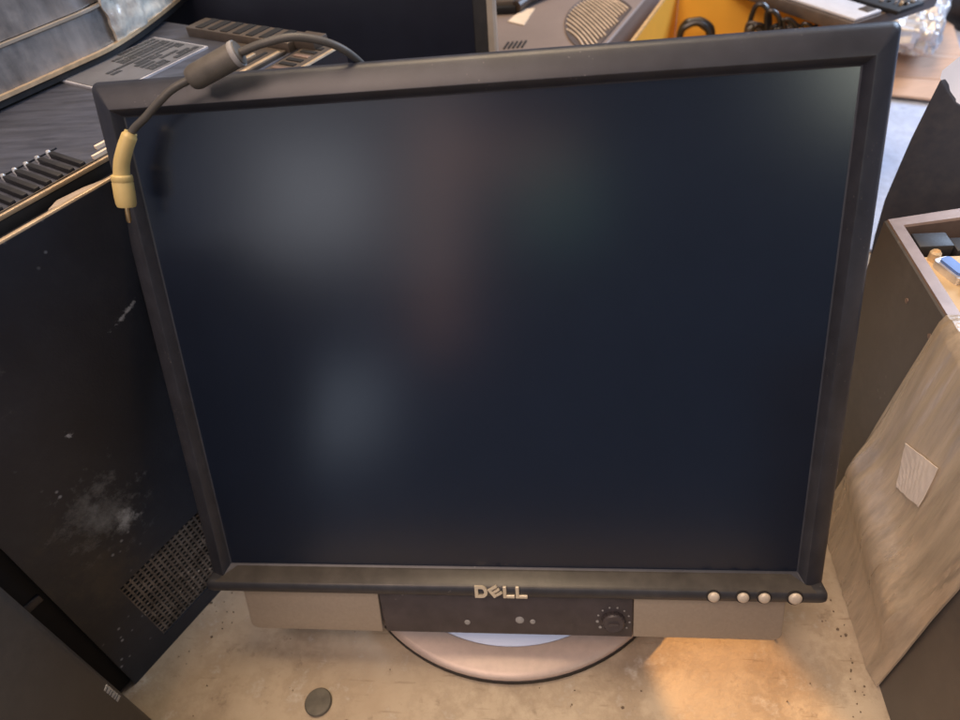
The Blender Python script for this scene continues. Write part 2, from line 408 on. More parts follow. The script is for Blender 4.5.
link('speaker_grille', bar_part(roundpoly(-0.1682, -0.0786, -0.0352, -0.0025, 0.006, 0)), M['grille'], bar, angle=50)
link('speaker_grille', bar_part(roundpoly(0.0802, 0.1678, -0.0338, -0.0025, 0, 0.005)), M['grille'], bar, angle=50)
link('control_panel', bar_part([(-0.0782,-0.0025),(-0.0760,-0.0345),(0.0798,-0.0336),(0.0798,-0.0025)], 0.0006), M['panel'], bar)
PF = Frame(MF(0.0681, -0.0205, d1+0.0006), (1,0,0), h_up, n_out)
bm = new(); lathe(bm, PF, [(0.0066,0),(0.0066,0.0030),(0.0058,0.0040),(0.0015,0.0036)], 32)
for i in range(16):
    a = 2*math.pi*i/16
    box(bm, Frame(PF(0.0066*math.cos(a), 0.0066*math.sin(a), 0), (math.cos(a), math.sin(a)*h_up.y, math.sin(a)*h_up.z), (-math.sin(a), math.cos(a)*h_up.y, math.cos(a)*h_up.z), n_out), -0.0004,0.0005,-0.0005,0.0005,0,0.0032)
box(bm, PF, -0.0030, 0.0030, -0.0007, 0.0007, 0.0034, 0.0052, 0.0003)
link('volume_knob', bm, M['panel'], bar)
bm = new()
for i in range(10):
    a = R(215 - 250*i/9)
    lathe(bm, Frame(PF(0.0098*math.cos(a), 0.0098*math.sin(a), 0), (1,0,0), h_up, n_out), [(0.0006+0.00035*(i in (0,1)),-0.0002),(0.0006+0.00035*(i in (0,1)),0.0003)], 10)
link('dial_marks', bm, M['tick'], bar)
for s, h, r_ in ((-0.0227,-0.0250,0.0014),(0.0105,-0.0222,0.0020),(0.0186,-0.0232,0.0013)):
    F = Frame(MF(s, h, d1+0.0006), (1,0,0), h_up, n_out); bm = new()
    lathe(bm, F, [(r_*1.35,-0.0002),(r_*1.35,0.0002),(r_,0.0007),(r_*0.35,0.0008)], 16)
    link('indicator_lamp' if r_ < 0.0019 else 'headphone_jack', bm, M['tick'], bar)

# stand
BF = Frame((0,0.0985,0), (1,0,0), (0,1,0), (0,0,1))
bm = new(); lathe(bm, BF, [(0.1262,0.0002),(0.1270,0.0012),(0.1270,0.0045),(0.120,0.0046)], 96)
link('base_foot', bm, M['rubber'], mon)
bm = new(); lathe(bm, BF, [(0.1262,0.0046),(0.1264,0.0062),(0.1252,0.0078),(0.1220,0.0088),(0.1075,0.0110),(0.1068,0.0110),(0.1062,0.0098)], 96)
link('base_ring', bm, M['base_ring'], mon, angle=50)
bm = new(); lathe(bm, BF, [(0.1060,0.0060),(0.1060,0.0106),(0.1052,0.0112),(0.060,0.0122),(0.004,0.0123)], 96)
link('base_insert', bm, M['base_insert'], mon, angle=50)
bm = new()
loft(bm, [[V((x,y,z)) for x, y in rrect(-w, w, y0, y1, 0.006)] for z, w, y0, y1 in ((0.0124,0.042,0.112,0.150),(0.03,0.036,0.114,0.145),(0.10,0.033,0.115,0.140),(0.155,0.036,0.114,0.145),(0.215,0.042,0.1265,0.152))], True, True)
link('stand_neck', bm, M['bezel'], mon, angle=50)

# ------------------------------------------------------------------ adapter cable hung over the monitor's top edge
cab = thing('power_cable', MF(-0.114, 0.306, 0.004), 'grey cable with a yellow barrel plug, draped over the monitor corner', 'cable')
fa, fb = MF(-0.1262, 0.3000, 0.0085), MF(-0.1022, 0.3092, 0.0078)
ax = (fb-fa).normalized(); sx = ax.cross(n_out).normalized()
FF = Frame(fa, sx, ax.cross(sx), ax); Lf = (fb-fa).length
bm = new(); lathe(bm, FF, [(0.0030,-0.0015),(0.0046,-0.001),(0.0053,0.0004),(0.0057,0.002),(0.0057,Lf-0.002),(0.0055,Lf-0.0004),(0.0052,Lf+0.0006),(0.003,Lf+0.001)], 36)
fer = link('ferrite_bead', bm, M['ferrite'], cab, angle=40)
bm = new(); lathe(bm, FF, [(0.0056,Lf-0.0026),(0.0060,Lf-0.0020),(0.0060,Lf-0.0008),(0.0058,Lf)], 36)
link('end_collar', bm, M['tick'], fer)
p_top, p_mid, p_end = MF(-0.1622, 0.2765, 0.0105), MF(-0.1690, 0.2625, 0.0110), MF(-0.1722, 0.2555, 0.0105)
path = catmull([MF(-0.0400,0.270,-0.050), MF(-0.047,0.2930,-0.024), MF(-0.0560,0.3075,-0.0035), MF(-0.0720,0.3135,0.0060), MF(-0.0880,0.3125,0.0085), fb+ax*-0.004, fa+ax*0.004, MF(-0.1350,0.2965,0.0105), MF(-0.1430,0.2912,0.0115), MF(-0.1520,0.2845,0.0115), p_top+V((0.0005,0,0.001)), p_mid])
bm = new(); tube(bm, path, 0.00180, 14); link('cord', bm, M['cord'], cab, angle=70)
# plug: bent yellow sleeve, wider barrel and metal pin
bm = new()
sl = catmull([MF(-0.1612,0.2785,0.0108), MF(-0.1650,0.2725,0.0116), MF(-0.1688,0.2655,0.0118), MF(-0.1706,0.2600,0.0116), MF(-0.1712,0.2575,0.0115)], 8)
tube(bm, sl, lambda t: 0.0035+0.0004*t if t > 0.04 else 0.0029, 24)
bx0, bx1 = MF(-0.1709,0.2592,0.0115), MF(-0.1726,0.2442,0.0110); ba = (bx1-bx0).normalized(); bs = ba.cross(n_out).normalized()
BFm = Frame(bx0, bs, ba.cross(bs), ba); Lb = (bx1-bx0).length
lathe(bm, BFm, [(0.0040,-0.0004),(0.0048,0.0000),(0.0050,0.0006),(0.0050,0.0026),(0.0047,0.0030),(0.0049,0.0036),(0.0050,Lb-0.0050),(0.0048,Lb-0.0015),(0.0043,Lb),(0.0020,Lb+0.0003)], 36)
plug = link('barrel_plug', bm, M['yellow'], cab, angle=45)
bm = new(); lathe(bm, BFm, [(0.0013,Lb-0.001),(0.0013,Lb+0.0066),(0.0009,Lb+0.0080)], 16); link('pin', bm, M['brass'], plug)

# ------------------------------------------------------------------ left tower lying with its rear facing up
P0 = V((-0.257,-0.037,0)); lu = V((0.477,0.879,0)).normalized(); lv = V((-lu.y, lu.x, 0))
LF = Frame(P0, lu, lv, (0,0,1))       # u along the side panel, q away from it, z up
HT, LEN, WID = 0.306, 0.337, 0.186
tow = thing('computer_tower', LF(LEN/2, WID/2, 0), 'scuffed black computer tower with a mesh vent low on its side, left of the monitor', 'computer')
lean = 0.016
bm = new()
prism(bm, [LF(0.002,0.003,0.0),LF(LEN,0.003,0),LF(LEN,WID,0),LF(0.002,WID,0)], [LF(lean+0.003,0.003,HT-0.008),LF(LEN,0.003,HT-0.008),LF(LEN,WID,HT-0.008),LF(lean+0.003,WID,HT-0.008)], 0.001)
link('case_body', bm, M['black2'], tow)
bm = new(); prism(bm, [LF(-0.022,0.004,0.001),LF(0.0015,0.004,0.001),LF(0.0015,WID,0.001),LF(-0.022,WID,0.001)], [LF(lean-0.021,0.004,HT-0.012),LF(lean+0.0025,0.004,HT-0.012),LF(lean+0.0025,WID,HT-0.012),LF(lean-0.021,WID,HT-0.012)], 0.002)
link('dark_end_block', bm, M['void'], tow)  # near-black block filling the gap towards the near tower
bm = new(); prism(bm, [LF(-0.012,0.0025,0.118),LF(0.004,0.0025,0.118),LF(0.004,0.006,0.118),LF(-0.012,0.006,0.118)],[LF(-0.012,0.0025,0.124),LF(0.004,0.0025,0.124),LF(0.004,0.006,0.124),LF(-0.012,0.006,0.124)],0.0008)
link('bezel_clip', bm, M['black'], tow)
# side panel with an opening for the vent
vu0, vu1, vz0, vz1 = 0.033, 0.098, 0.014, 0.082
bm = new()
def uz(u, z, q): 
    return LF(max(u, lean*z/HT) if u < 0.03 else u, q, z)
us = [0, vu0, vu1, LEN]; zs = [0, vz0, vz1, HT]
for q in (0.0, 0.0028):
    vv = [[bm.verts.new(uz(u, z, q)) for z in zs] for u in us]
    for i in range(3):
        for j in range(3):
            if (i, j) == (1, 1): continue
            bm.faces.new((vv[i][j], vv[i+1][j], vv[i+1][j+1], vv[i][j+1]))
bound = [e for e in bm.edges if len(e.link_faces) == 1]
bmesh.ops.bridge_loops(bm, edges=[e for e in bound if all(vu0-1e-4 <= (v.co-P0).dot(lu) <= vu1+1e-4 and vz0-1e-4 <= v.co.z <= vz1+1e-4 for v in e.verts)])
bound = [e for e in bm.edges if len(e.link_faces) == 1]
bmesh.ops.bridge_loops(bm, edges=bound)
rl = rootloc(tow)
black_side = material('scuffed_black_panel', (0.016,0.019,0.027), 0.38, bump=0.10, bscale=700, dust=0.10, dust_col=(0.12,0.12,0.125), specks=0.9, speck_scale=150, speck_col=(0.40,0.42,0.45), var=0.3, vscale=9, spec=0.35)
def lo(u, z): 
    p = LF(u, 0, z) - rl; return (p.x, p.y, p.z)
rz = math.atan2(lu.y, lu.x)
scuff_mask(black_side, [
    (lo(0.052,0.140), (0.042,0.02,0.050,(0,0,rz)), 110, 0.60, 0.95, (0.22,0.23,0.24), 0.75),
    (lo(0.062,0.125), (0.020,0.02,0.022,(0,0,rz)), 190, 0.66, 0.92, (0.42,0.44,0.46), 0.85),
    (lo(0.127,0.240), (0.030,0.02,0.006,(0,R(-18),rz)), 300, 0.72, 0.92, (0.42,0.44,0.47), 0.7),
    (lo(0.067,0.200), (0.010,0.02,0.010,(0,0,rz)), 220, 0.80, 0.92, (0.45,0.46,0.48), 0.7),
    (lo(0.035,0.260), (0.075,0.02,0.070,(0,0,rz)), 70, 0.74, 0.92, (0.16,0.15,0.14), 0.6),
    (lo(0.030,0.110), (0.080,0.02,0.110,(0,0,rz)), 45, 0.66, 0.92, (0.07,0.056,0.042), 0.5),
])
link('side_panel', bm, black_side, tow, smooth=False)
# perforated vent: many slanted square holes
bm = new()
nu_, nz_ = 16, 17
du, dz = (vu1-vu0)/nu_, (vz1-vz0)/nz_
for i in range(nu_):
    for j in range(nz_):
        a0, a1 = vu0+i*du, vu0+(i+1)*du; c0, c1 = vz0+j*dz, vz0+(j+1)*dz
        k = 0.20
        o_ = [LF(a0,0.0012,c0),LF(a1,0.0012,c0),LF(a1,0.0012,c1),LF(a0,0.0012,c1)]
        n_ = [LF(a0+du*k,0.0012,c0+dz*k),LF(a1-du*k,0.0012,c0+dz*k),LF(a1-du*k,0.0012,c1-dz*k),LF(a0+du*k,0.0012,c1-dz*k)]
        b_ = [LF(a0+du*k,0.0026,c0+dz*k),LF(a1-du*k,0.0026,c0+dz*k),LF(a1-du*k,0.0026,c1-dz*k),LF(a0+du*k,0.0026,c1-dz*k)]
        loft(bm, [o_, n_, b_])
link('vent_mesh', bm, M['vent'], tow, smooth=False)
# bare metal rims along the top
def strip(u0, u1, q0, q1, z0, z1, bev=0.0004):
    bm = new(); box(bm, LF, u0, u1, q0, q1, z0, z1, bev, 2); return bm
link('panel_rim', strip(lean+0.001, 0.335, 0.0004, 0.0030, HT-0.001, HT+0.0012), M['edge'], tow)
link('chassis_rim', strip(lean+0.004, 0.262, 0.0238, 0.0258, HT-0.0016, HT+0.0008), M['edge'], tow)
link('chassis_rim', strip(lean+0.004, 0.20, 0.0282, 0.0292, HT-0.0014, HT+0.0004), M['tanmetal'], tow)
link('inner_wall', strip(lean+0.004, 0.335, 0.0242, 0.0300, HT-0.009, HT-0.0018), M['void'], tow)
bm = new(); box(bm, LF, lean+0.004, 0.335, 0.0310, WID-0.002, HT-0.010, HT-0.0015, 0.0006)
link('rear_plate', bm, M['bluetop'], tow)
bm = new()
for k in range(5):
    a = 0.128+0.012*k
    b = a+0.009
    z = HT-0.0015
    P = [(0.126,0.0065),(0.136,0.0055),(0.150,0.0040),(0.158,0.0048),(0.150,0.0090),(0.138,0.0100)]
prism(bm, [LF(u, q, HT-0.0050) for u, q in [(0.124,0.0080),(0.134,0.0055),(0.152,0.0040),(0.162,0.0046),(0.146,0.0105),(0.132,0.0125)]],
          [LF(u, q, HT-0.0005) for u, q in [(0.124,0.0080),(0.134,0.0055),(0.152,0.0040),(0.162,0.0046),(0.146,0.0105),(0.132,0.0125)]], 0.0008)
link('bent_tab', bm, M['tab'], tow)
# expansion slot covers with screws
for k in range(10):
    a = 0.0985+0.0067*k
    bm = new(); box(bm, LF, a, a+0.0030, 0.0305, 0.0610, HT-0.002, HT+0.0014, 0.0005)
    c = link('slot_cover', bm, M['black2'], tow)
    bm = new(); lathe(bm, Frame(LF(a+0.0016, 0.0638, HT-0.002), lu, lv, (0,0,1)), [(0.0014,0),(0.0014,0.0026),(0.0010,0.0034),(0.0004,0.0036)], 14)
    link('screw', bm, M['screw'], c)
    bm = new(); box(bm, LF, 0.080, 0.167, 0.0672, 0.0677, HT-0.002, HT-0.0006, 0.0003); link('slot_ridge', bm, M['black'], tow)
bm = new()   # torn sticker scraps on the sheet metal
for (u, q, a, b) in ((0.168,0.027,0.010,0.002),(0.176,0.036,0.013,0.0022),(0.186,0.040,0.006,0.002)):
    box(bm, LF, u, u+a, q+0.006, q+0.006+b, HT-0.0015, HT+0.0004)
link('torn_sticker', bm, M['paper'], tow)
# specification label with unreadable print
bm = new(); box(bm, LF, 0.228, 0.306, 0.099, 0.158, HT-0.0015, HT-0.0002)
lab = link('specification_label', bm, M['labelw'], tow, smooth=False)
bm = new(); box(bm, LF, 0.2295, 0.3045, 0.1005, 0.1565, HT-0.0006, HT+0.0002); link('label_face', bm, M['labelg'], lab, smooth=False)
bm = new()
rr = random.Random(3)
for r_ in range(10):
    q = 0.1030+r_*0.0053
    u = 0.262 if r_ not in (4, 5) else 0.246
    hgt = 0.0030 if r_ % 3 else 0.0040
    while u < 0.299:
        w = rr.uniform(0.0015, 0.012); u2 = min(u+w, 0.302)
        if rr.random() < 0.86: box(bm, LF, u, u2, q, q+hgt, HT, HT+0.0005)
        u = u2+rr.uniform(0.0005, 0.0012)
link('label_print', bm, M['labelk'], lab, smooth=False)
# port plate at the far end
bm = new(); box(bm, LF, 0.268, 0.333, 0.004, 0.0245, HT-0.006, HT+0.0010, 0.0006); box(bm, LF, 0.318, 0.338, 0.0315, 0.135, HT-0.004, HT+0.0050, 0.0012)
plate = link('port_plate', bm, M['tanmetal'], tow)
bm = new(); box(bm, LF, 0.270, 0.3165, 0.0330, 0.0800, HT-0.002, HT+0.0008, 0.0005); link('port_plate', bm, M['tanmetal'], tow)
for k in range(6):
    q = 0.0345+0.0076*k
    bm = new(); box(bm, LF, 0.275+0.002*(k%2), 0.313-0.004*(k%3), q, q+0.0030, HT-0.0005, HT+0.0013, 0.0003); link('port_slot', bm, M['void' if k%2 else 'edge'], plate)
for k in range(9):
    bm = new(); box(bm, LF, 0.271+0.0065*k, 0.2745+0.0065*k, 0.0075, 0.0205, HT+0.0006, HT+0.0016, 0.0003); link('port_slot', bm, M['void' if k%3 else 'rimsteel'], plate)
for k in range(7):
    bm = new(); box(bm, LF, 0.3195, 0.3365, 0.0400+0.0130*k, 0.0470+0.0130*k, HT+0.0046, HT+0.0056, 0.0003); link('port_slot', bm, M['void'], plate)
for q in (0.0735, 0.0795):
    bm = new(); lathe(bm, Frame(LF(0.308,q,HT+0.0008), lu, lv, (0,0,1)), [(0.0027,-0.002),(0.0027,0.0006),(0.0015,0.0012)], 14); link('round_port', bm, M['edge'], plate)
bm = new(); box(bm, LF, 0.322, 0.336, 0.012, 0.030, HT, HT+0.007, 0.001); link('corner_bracket', bm, M['tanmetal'], tow)

# ------------------------------------------------------------------ film wrapped flat units on the tower
wr = thing('wrapped_computer_stack', LF(0.24, 0.25, HT+0.002), 'two flat grey units in crumpled plastic film, stacked on the scuffed black tower', 'wrapped computers')
zb = HT+0.0026
def qb(u): return 0.9*max(0.0, u-0.262)**1.35
def bent(q0, q1, z0, z1):
    bm = new()
    loft(bm, [[LF(u, q0+qb(u), z0), LF(u, q1+qb(u), z0), LF(u, q1+qb(u), z1), LF(u, q0+qb(u), z1)] for u in [0.10+0.42*k/40 for k in range(41)]], True, True)
    return bm
def film_side(z0, z1, u0, u1, amp, q0=0.157):
    bm = new()
    def f(a, c):
        u = u0+(u1-u0)*a; z = z0+(z1-z0)*c
        w = noise.noise(V((u*34, z*22, 1.7)))+0.5*noise.noise(V((u*110+z*40, z*60, 4.2)))
        return LF(u, q0+qb(u)-amp*(0.5+w), z)
    solid_grid(bm, f, 110, 18, lv*0.20)
    return bm
link('lower_unit', film_side(zb+0.0036, zb+0.0275, 0.10, 0.52, 0.0013), M['film'], wr, angle=25)
link('upper_unit', film_side(zb+0.0295, zb+0.085, 0.10, 0.52, 0.0018, 0.1595), M['film'], wr, angle=25)
bm = bent(0.1545, 0.35, zb-0.0024, zb+0.0022); link('base_tray', bm, M['black2'], wr)
bm = bent(0.1525, 0.1562, zb+0.0020, zb+0.0044); link('metal_edge', bm, M['edge'], wr)
bm = bent(0.1552, 0.1590, zb+0.0274, zb+0.0290); link('metal_edge', bm, M['silver2'], wr)
bm = new()
def fold(a, c):
    u = 0.278+0.13*a; z = zb+0.004+0.075*c
    w = noise.noise(V((u*60, z*70, 9)))+0.6*noise.noise(V((u*170, z*150, 2)))
    return LF(u+0.006*noise.noise(V((0, z*90, 3)))*(1-a), 0.1535+qb(u)-0.0026*w, z)
solid_grid(bm, fold, 70, 40, lv*0.003); link('film_fold', bm, M['filmw'], wr, angle=25)

# ------------------------------------------------------------------ near tower at bottom left
near = thing('computer_tower', (-0.31,-0.18,0), 'charcoal computer tower with a small white mark, cut off at the bottom left', 'computer')
bm = new()
nb = [(-0.227,-0.060,0),(-0.250,-0.325,0),(-0.420,-0.325,0),(-0.420,-0.075,0)]
ntp = [(-0.2062,-0.060,0.31),(-0.229,-0.325,0.31),(-0.40,-0.325,0.31),(-0.40,-0.075,0.31)]
prism(bm, nb, ntp, 0.0075, 5)
link('case_body', bm, M['frontcase'], near, angle=40)
def nface(y, z, off=0.0): return V((-0.227+0.0671*z+0.0868*(y+0.06)+off, y, z))
bm = new()
for z0, h_ in ((0.0630,0.0028),(0.0668,0.0018),(0.0696,0.0030),(0.0736,0.0016),(0.0762,0.0030),(0.0802,0.0020)):
    q = [(-0.0648,z0),(-0.0680,z0),(-0.0680,z0+h_*0.8),(-0.0648,z0+h_*0.8)]
    prism(bm, [nface(y,z,-0.0005) for y, z in q], [nface(y,z,0.0004) for y, z in q])
link('port_mark', bm, M['mark'], near, smooth=False)

# ------------------------------------------------------------------ right tower with stretch wrap
rt = thing('computer_tower', (0.32,-0.03,0), 'grey computer tower half covered in brown stretch wrap, right of the monitor', 'computer')
RX, RY, RZ = 0.231, 0.166, 0.216
bm = new(); prism(bm, [(RX+.004,-0.256,0.001),(0.401,-0.256,0.001),(0.401,0.190,0.001),(RX+.004,RY-.006,0.001)], [(RX+.004,-0.256,RZ-0.016),(0.401,-0.256,RZ-0.016),(0.401,0.190,RZ-0.016),(RX+.004,RY-.006,RZ-0.016)], 0.0)
link('case_floor', bm, M['void'], rt)
def rimloop(i, z): return [V(p) for p in ((RX+i,-0.26+i,z),(0.405-i,-0.26+i,z),(0.405-i,0.200-i*2.1,z),(RX+i,RY-i*1.0,z))]
bm = new(); loft(bm, [rimloop(0.0,0.0004), rimloop(0.0,RZ-0.0008), rimloop(0.0008,RZ)]); link('side_wall', bm, M['greyside'], rt, angle=20)
bm = new(); loft(bm, [rimloop(0.0006,RZ-0.0006), rimloop(0.0012,RZ+0.0012), rimloop(0.0075,RZ+0.0012), rimloop(0.0082,RZ), rimloop(0.0082,RZ-0.0155)]); link('rear_rim', bm, M['rimsteel'], rt, angle=40)
bm = new(); box(bm, WORLD, 0.2400, 0.285, -0.20, 0.1360, RZ-0.0155, RZ-0.0050, 0.0008); io = link('port_plate', bm, M['iosheet'], rt)
bm = new(); box(bm, WORLD, 0.2415, 0.2600, 0.1400, 0.1535, RZ-0.0155, RZ-0.001, 0.001); box(bm, WORLD, 0.262, 0.30, 0.139, 0.152, RZ-0.0155, RZ-0.004, 0.001); link('power_socket', bm, M['black2'], rt)
cF = Frame((0.2510,0.1200,RZ-0.0050), (0.30,-0.95,0), (0.95,0.30,0), (0,0,1))
def dshape(l, w, k=0.0): return rrect(-l/2, l/2, -w/2, w/2, 0.002)
bm = new(); loft(bm, [[cF(a,b,z) for a, b in dshape(0.0190,0.0090)] for z in (-0.001, 0.0045)], True, True); vg = link('video_port', bm, M['screw'], io)
bm = new(); loft(bm, [[cF(a,b,z) for a, b in dshape(0.0150,0.0062)] for z in (0.003, 0.0062)], True, True); link('port_core', bm, M['vga'], vg)
for s_ in (-0.0135, 0.0135):
    bm = new(); lathe(bm, Frame(cF(s_,0,0), cF.x, cF.y, (0,0,1)), [(0.0030,-0.001),(0.0030,0.0050),(0.0020,0.0062),(0.0010,0.0040)], 8); link('hex_post', bm, M['iosheet'], vg)
bm = new(); lathe(bm, Frame((0.252,0.090,RZ-0.005), (1,0,0),(0,1,0),(0,0,1)), [(0.0052,-0.001),(0.0052,0.004),(0.0036,0.0042),(0.0030,0.001)], 20); link('round_port', bm, M['edge'], io)
for y, z in ((0.1139,0.2060),(0.0834,0.2075)):
    bm = new(); lathe(bm, Frame((RX,y,z-0.008), (0,1,0),(0,0,1),(-1,0,0)), [(0.0015,-0.001),(0.0015,0.0004),(0.0009,0.0006)], 12)
    link('rivet', bm, M['rimsteel'], rt)
# wrap: a bulging shell with ridges
def wrap_disp(y, z, a, t):
    wq = y+0.13*z
    st = noise.noise(V((wq*150, z*7, 3.1)))+0.6*noise.noise(V((wq*330, z*14, 7.7)))+0.7*noise.noise(V((y*22, z*18, 0.3)))
    edge = min(1.0, min(a, 1-a)/0.10)
    fold = max(0.0, 1-abs(a-0.07)/0.06)+max(0.0, 1-abs(a-0.93)/0.05)
    disp = 0.0008*st+0.0018*edge+0.0013*fold*(0.6+0.8*noise.noise(V((wq*420, z*10, 2.2))))
    if t <= 1.0: disp += 0.0075*math.exp(-((z-0.076-0.25*(y-0.03))/0.024)**2)*edge
    return disp
bm = new()
def wrapf(a, c):
    y = -0.0215+0.1235*a; 
    y0 = y - 0.0*c
    # outline: down the side from the floor, over the rim
    t = c*1.24
    if t <= 1.0: x, z = RX-0.0026, 0.001+(RZ-0.001)*t
    else: x, z = RX-0.0026+0.17*(t-1.0)/0.24, RZ+0.0032
    far = 0.100-0.022*(min(z,RZ)/RZ)
    y = -0.0215+(far+0.0215)*a
    disp = wrap_disp(y, z, a, t)
    if t <= 1.0: x -= disp
    else: z += disp
    return V((x, y, z))
solid_grid(bm, wrapf, 80, 120, (0.0012,0,-0.0012))
wp = link('stretch_wrap', bm, M['wrap'], rt, angle=30)
bm = new()
WL = [(0.0541,0.1472),(0.0254,0.1638),(0.0227,0.1329),(0.0435,0.1209)]
def wl(a, c):
    p = [WL[0][k]*(1-a)*(1-c)+WL[1][k]*a*(1-c)+WL[2][k]*a*c+WL[3][k]*(1-a)*c for k in (0,1)]
    far = 0.100-0.022*p[1]/RZ
    return V((RX-0.0026-wrap_disp(p[0], p[1], (p[0]+0.0215)/(far+0.0215), 0.5)-0.0011, p[0], p[1]))
solid_grid(bm, wl, 12, 12, (0.0004,0,0))
link('paper_label', bm, M['wraplabel'], wp, smooth=False)

# ------------------------------------------------------------------ curved charcoal case standing behind the right tower
cg = thing('monitor_casing', (0.36,0.26,0), 'charcoal curved casing with window glare painted along its top, upright behind the right tower', 'casing')
dd = V((0.95,-0.30,0)).normalized(); dn = V((-dd.y, dd.x, 0))
DF = Frame((0.2765,0.25,0), dd, (0,0,1), dn)     # a along, b height, c away
prof = [(0.004,0.0),(0.0035,0.06),(0.0008,0.1023),(-0.0037,0.1439),(-0.0055,0.1736),(-0.0042,0.2013),(-0.0031,0.2213),(-0.001,0.2421),(0.0010,0.2605),(0.0036,0.2575),(0.0072,0.2533),(0.0137,0.2467),(0.03,0.238),(0.07,0.228),(0.16,0.225),(0.165,0.0)]
bm = new(); prism(bm, [DF(a,b,0) for a, b in prof], [DF(a+0.045,b-0.004,0.05) for a, b in prof], 0.0006, 2)
link('shell', bm, M['darkgrey'], cg, angle=25)
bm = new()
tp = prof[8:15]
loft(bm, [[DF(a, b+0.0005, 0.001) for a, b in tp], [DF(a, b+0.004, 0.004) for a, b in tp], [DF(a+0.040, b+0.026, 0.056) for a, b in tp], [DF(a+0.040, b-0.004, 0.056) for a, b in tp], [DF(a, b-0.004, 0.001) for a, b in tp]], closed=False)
link('top_glare_strip', bm, M['paleglare'], cg, angle=40)  # pale strip stands in for overexposed window glare on the casing's top

# ------------------------------------------------------------------ background: dark monitor standing behind
bk = thing('computer_monitor', (-0.16,0.43,0), 'dark navy monitor with a thin silver right edge, standing behind the main monitor', 'monitor')
bu = V((0.02,0.17,0.985)).normalized(); bx_ = V((1,0.02,0)).normalized(); bn = bx_.cross(bu).normalized()   # normal: toward viewer is -y
if bn.y > 0: bn = -bn
KF = Frame((-0.166,0.345,0.02), bx_, bu, bn)
def kr(i, d, r_=0.004): return [KF(a,b,d) for a, b in rrect(-0.18+i, 0.1535-i, 0.02+i, 0.36-i, r_)]
bm = new(); loft(bm, [kr(0.012,-0.03), kr(0,-0.02), kr(0,-0.002), kr(0.002,0.0), kr(0.0065,0.0), kr(0.0070,-0.0015)], True, False); link('frame', bm, M['silver2'], bk, angle=40)
bm = new(); loft(bm, [kr(0.0068,-0.004), kr(0.0068,-0.0012), kr(0.0175,-0.0008), kr(0.0185,-0.0028)], True, False); link('inner_bezel', bm, M['black2'], bk)
bm = new(); loft(bm, [kr(0.017,-0.006), kr(0.017,-0.0022)], True, True); link('screen', bm, M['screen2'], bk, smooth=False)
bm = new(); box(bm, WORLD, -0.26, -0.08, 0.34, 0.52, 0.0, 0.014, 0.004); box(bm, WORLD, -0.20, -0.14, 0.405, 0.432, 0.012, 0.20, 0.004); link('stand', bm, M['black2'], bk)

# ------------------------------------------------------------------ grey case lying flat with a ribbed round grille
gc = thing('desktop_case', (0.02,0.60,0), 'warm grey computer case with a round ribbed grille and paper sticker, behind the monitor', 'computer')
gt = 0.0
ge = V((0.0413,0.102,0)).normalized(); gnrm = V((0,-math.sin(gt),math.cos(gt))); gx = ge.cross(gnrm).normalized()
GF = Frame((0.0972,0.5236,0.2), gx, ge, gnrm)      # a: across to the right edge (0), b: along the edge, leaning back
bm = new(); box(bm, GF, -0.30, -0.001, -0.10, 0.34, -0.20, 0.0, 0.003, 3); link('case_body', bm, M['greycase'], gc, angle=40)
def onG(x, y, off=0.0): return V((x, y, 0.2+(y-0.5236)*math.tan(gt)))+gnrm*off
gcen = onG(0.0885,0.565); cen = ((gcen-GF.o).dot(gx), (gcen-GF.o).dot(ge)); rg = 0.0385
bm = new()
n = 56
RF = Frame(gcen, (1,0,0), (0,1,0), gnrm); YS = 2.2
def clipx(p):      # the grille is cut off by the right edge of the case
    a = (p-GF.o).dot(gx)
    return p - gx*max(0.0, a+0.006)
loft(bm, [[clipx(RF(r_*math.cos(2*math.pi*i/n), YS*r_*math.sin(2*math.pi*i/n), z)) for i in range(n)] for r_, z in ((rg,-0.002),(rg,0.0012),(rg-0.0010,0.0014),(rg-0.0022,0.0003),(0.001,0.0003))], True, True)
gr = link('round_grille', bm, M['slabside'], gc, angle=30)
for k in range(-9, 10):
    off = k*0.0040; L_ = math.sqrt(max(0, (rg-0.003)**2-off*off))
    if L_ < 0.006: continue
    gdir = V((math.cos(R(-58)), math.sin(R(-58)))); gper = V((-gdir.y, gdir.x))
    pts = []
    for t in range(15):
        q = -L_+2*L_*t/14
        c2 = gdir*q+gper*(off+0.0030*(1-(q/L_)**2)-0.0015)
        p = RF(c2.x, YS*c2.y, 0.0012)
        if (p-GF.o).dot(gx) < -0.0075: pts.append(p)
    if len(pts) < 3: continue
    bm = new(); tube(bm, pts, 0.0008, 6); link('grille_rib', bm, M['paper'], gr)
bm = new(); st = [(-0.0109,0.5927),(0.007,0.5767),(0.018,0.6265),(0.0075,0.6265),(-0.005,0.607)]
prism(bm, [onG(x,y,0.0002) for x, y in st], [onG(x,y,0.0010) for x, y in st]); link('paper_sticker', bm, M['paper'], gc, smooth=False)
for k in range(5):
    x0 = -0.0125+0.0045*k
    bm = new(); prism(bm, [onG(x0+e,y,-0.001) for e, y in ((0,0.516),(0.0016,0.516),(0.0056,0.5325),(0.0040,0.5325))], [onG(x0+e,y,0.0012) for e, y in ((0,0.516),(0.0016,0.516),(0.0056,0.5325),(0.0040,0.5325))])
    link('vent_slit', bm, M['void'], gc, smooth=False)
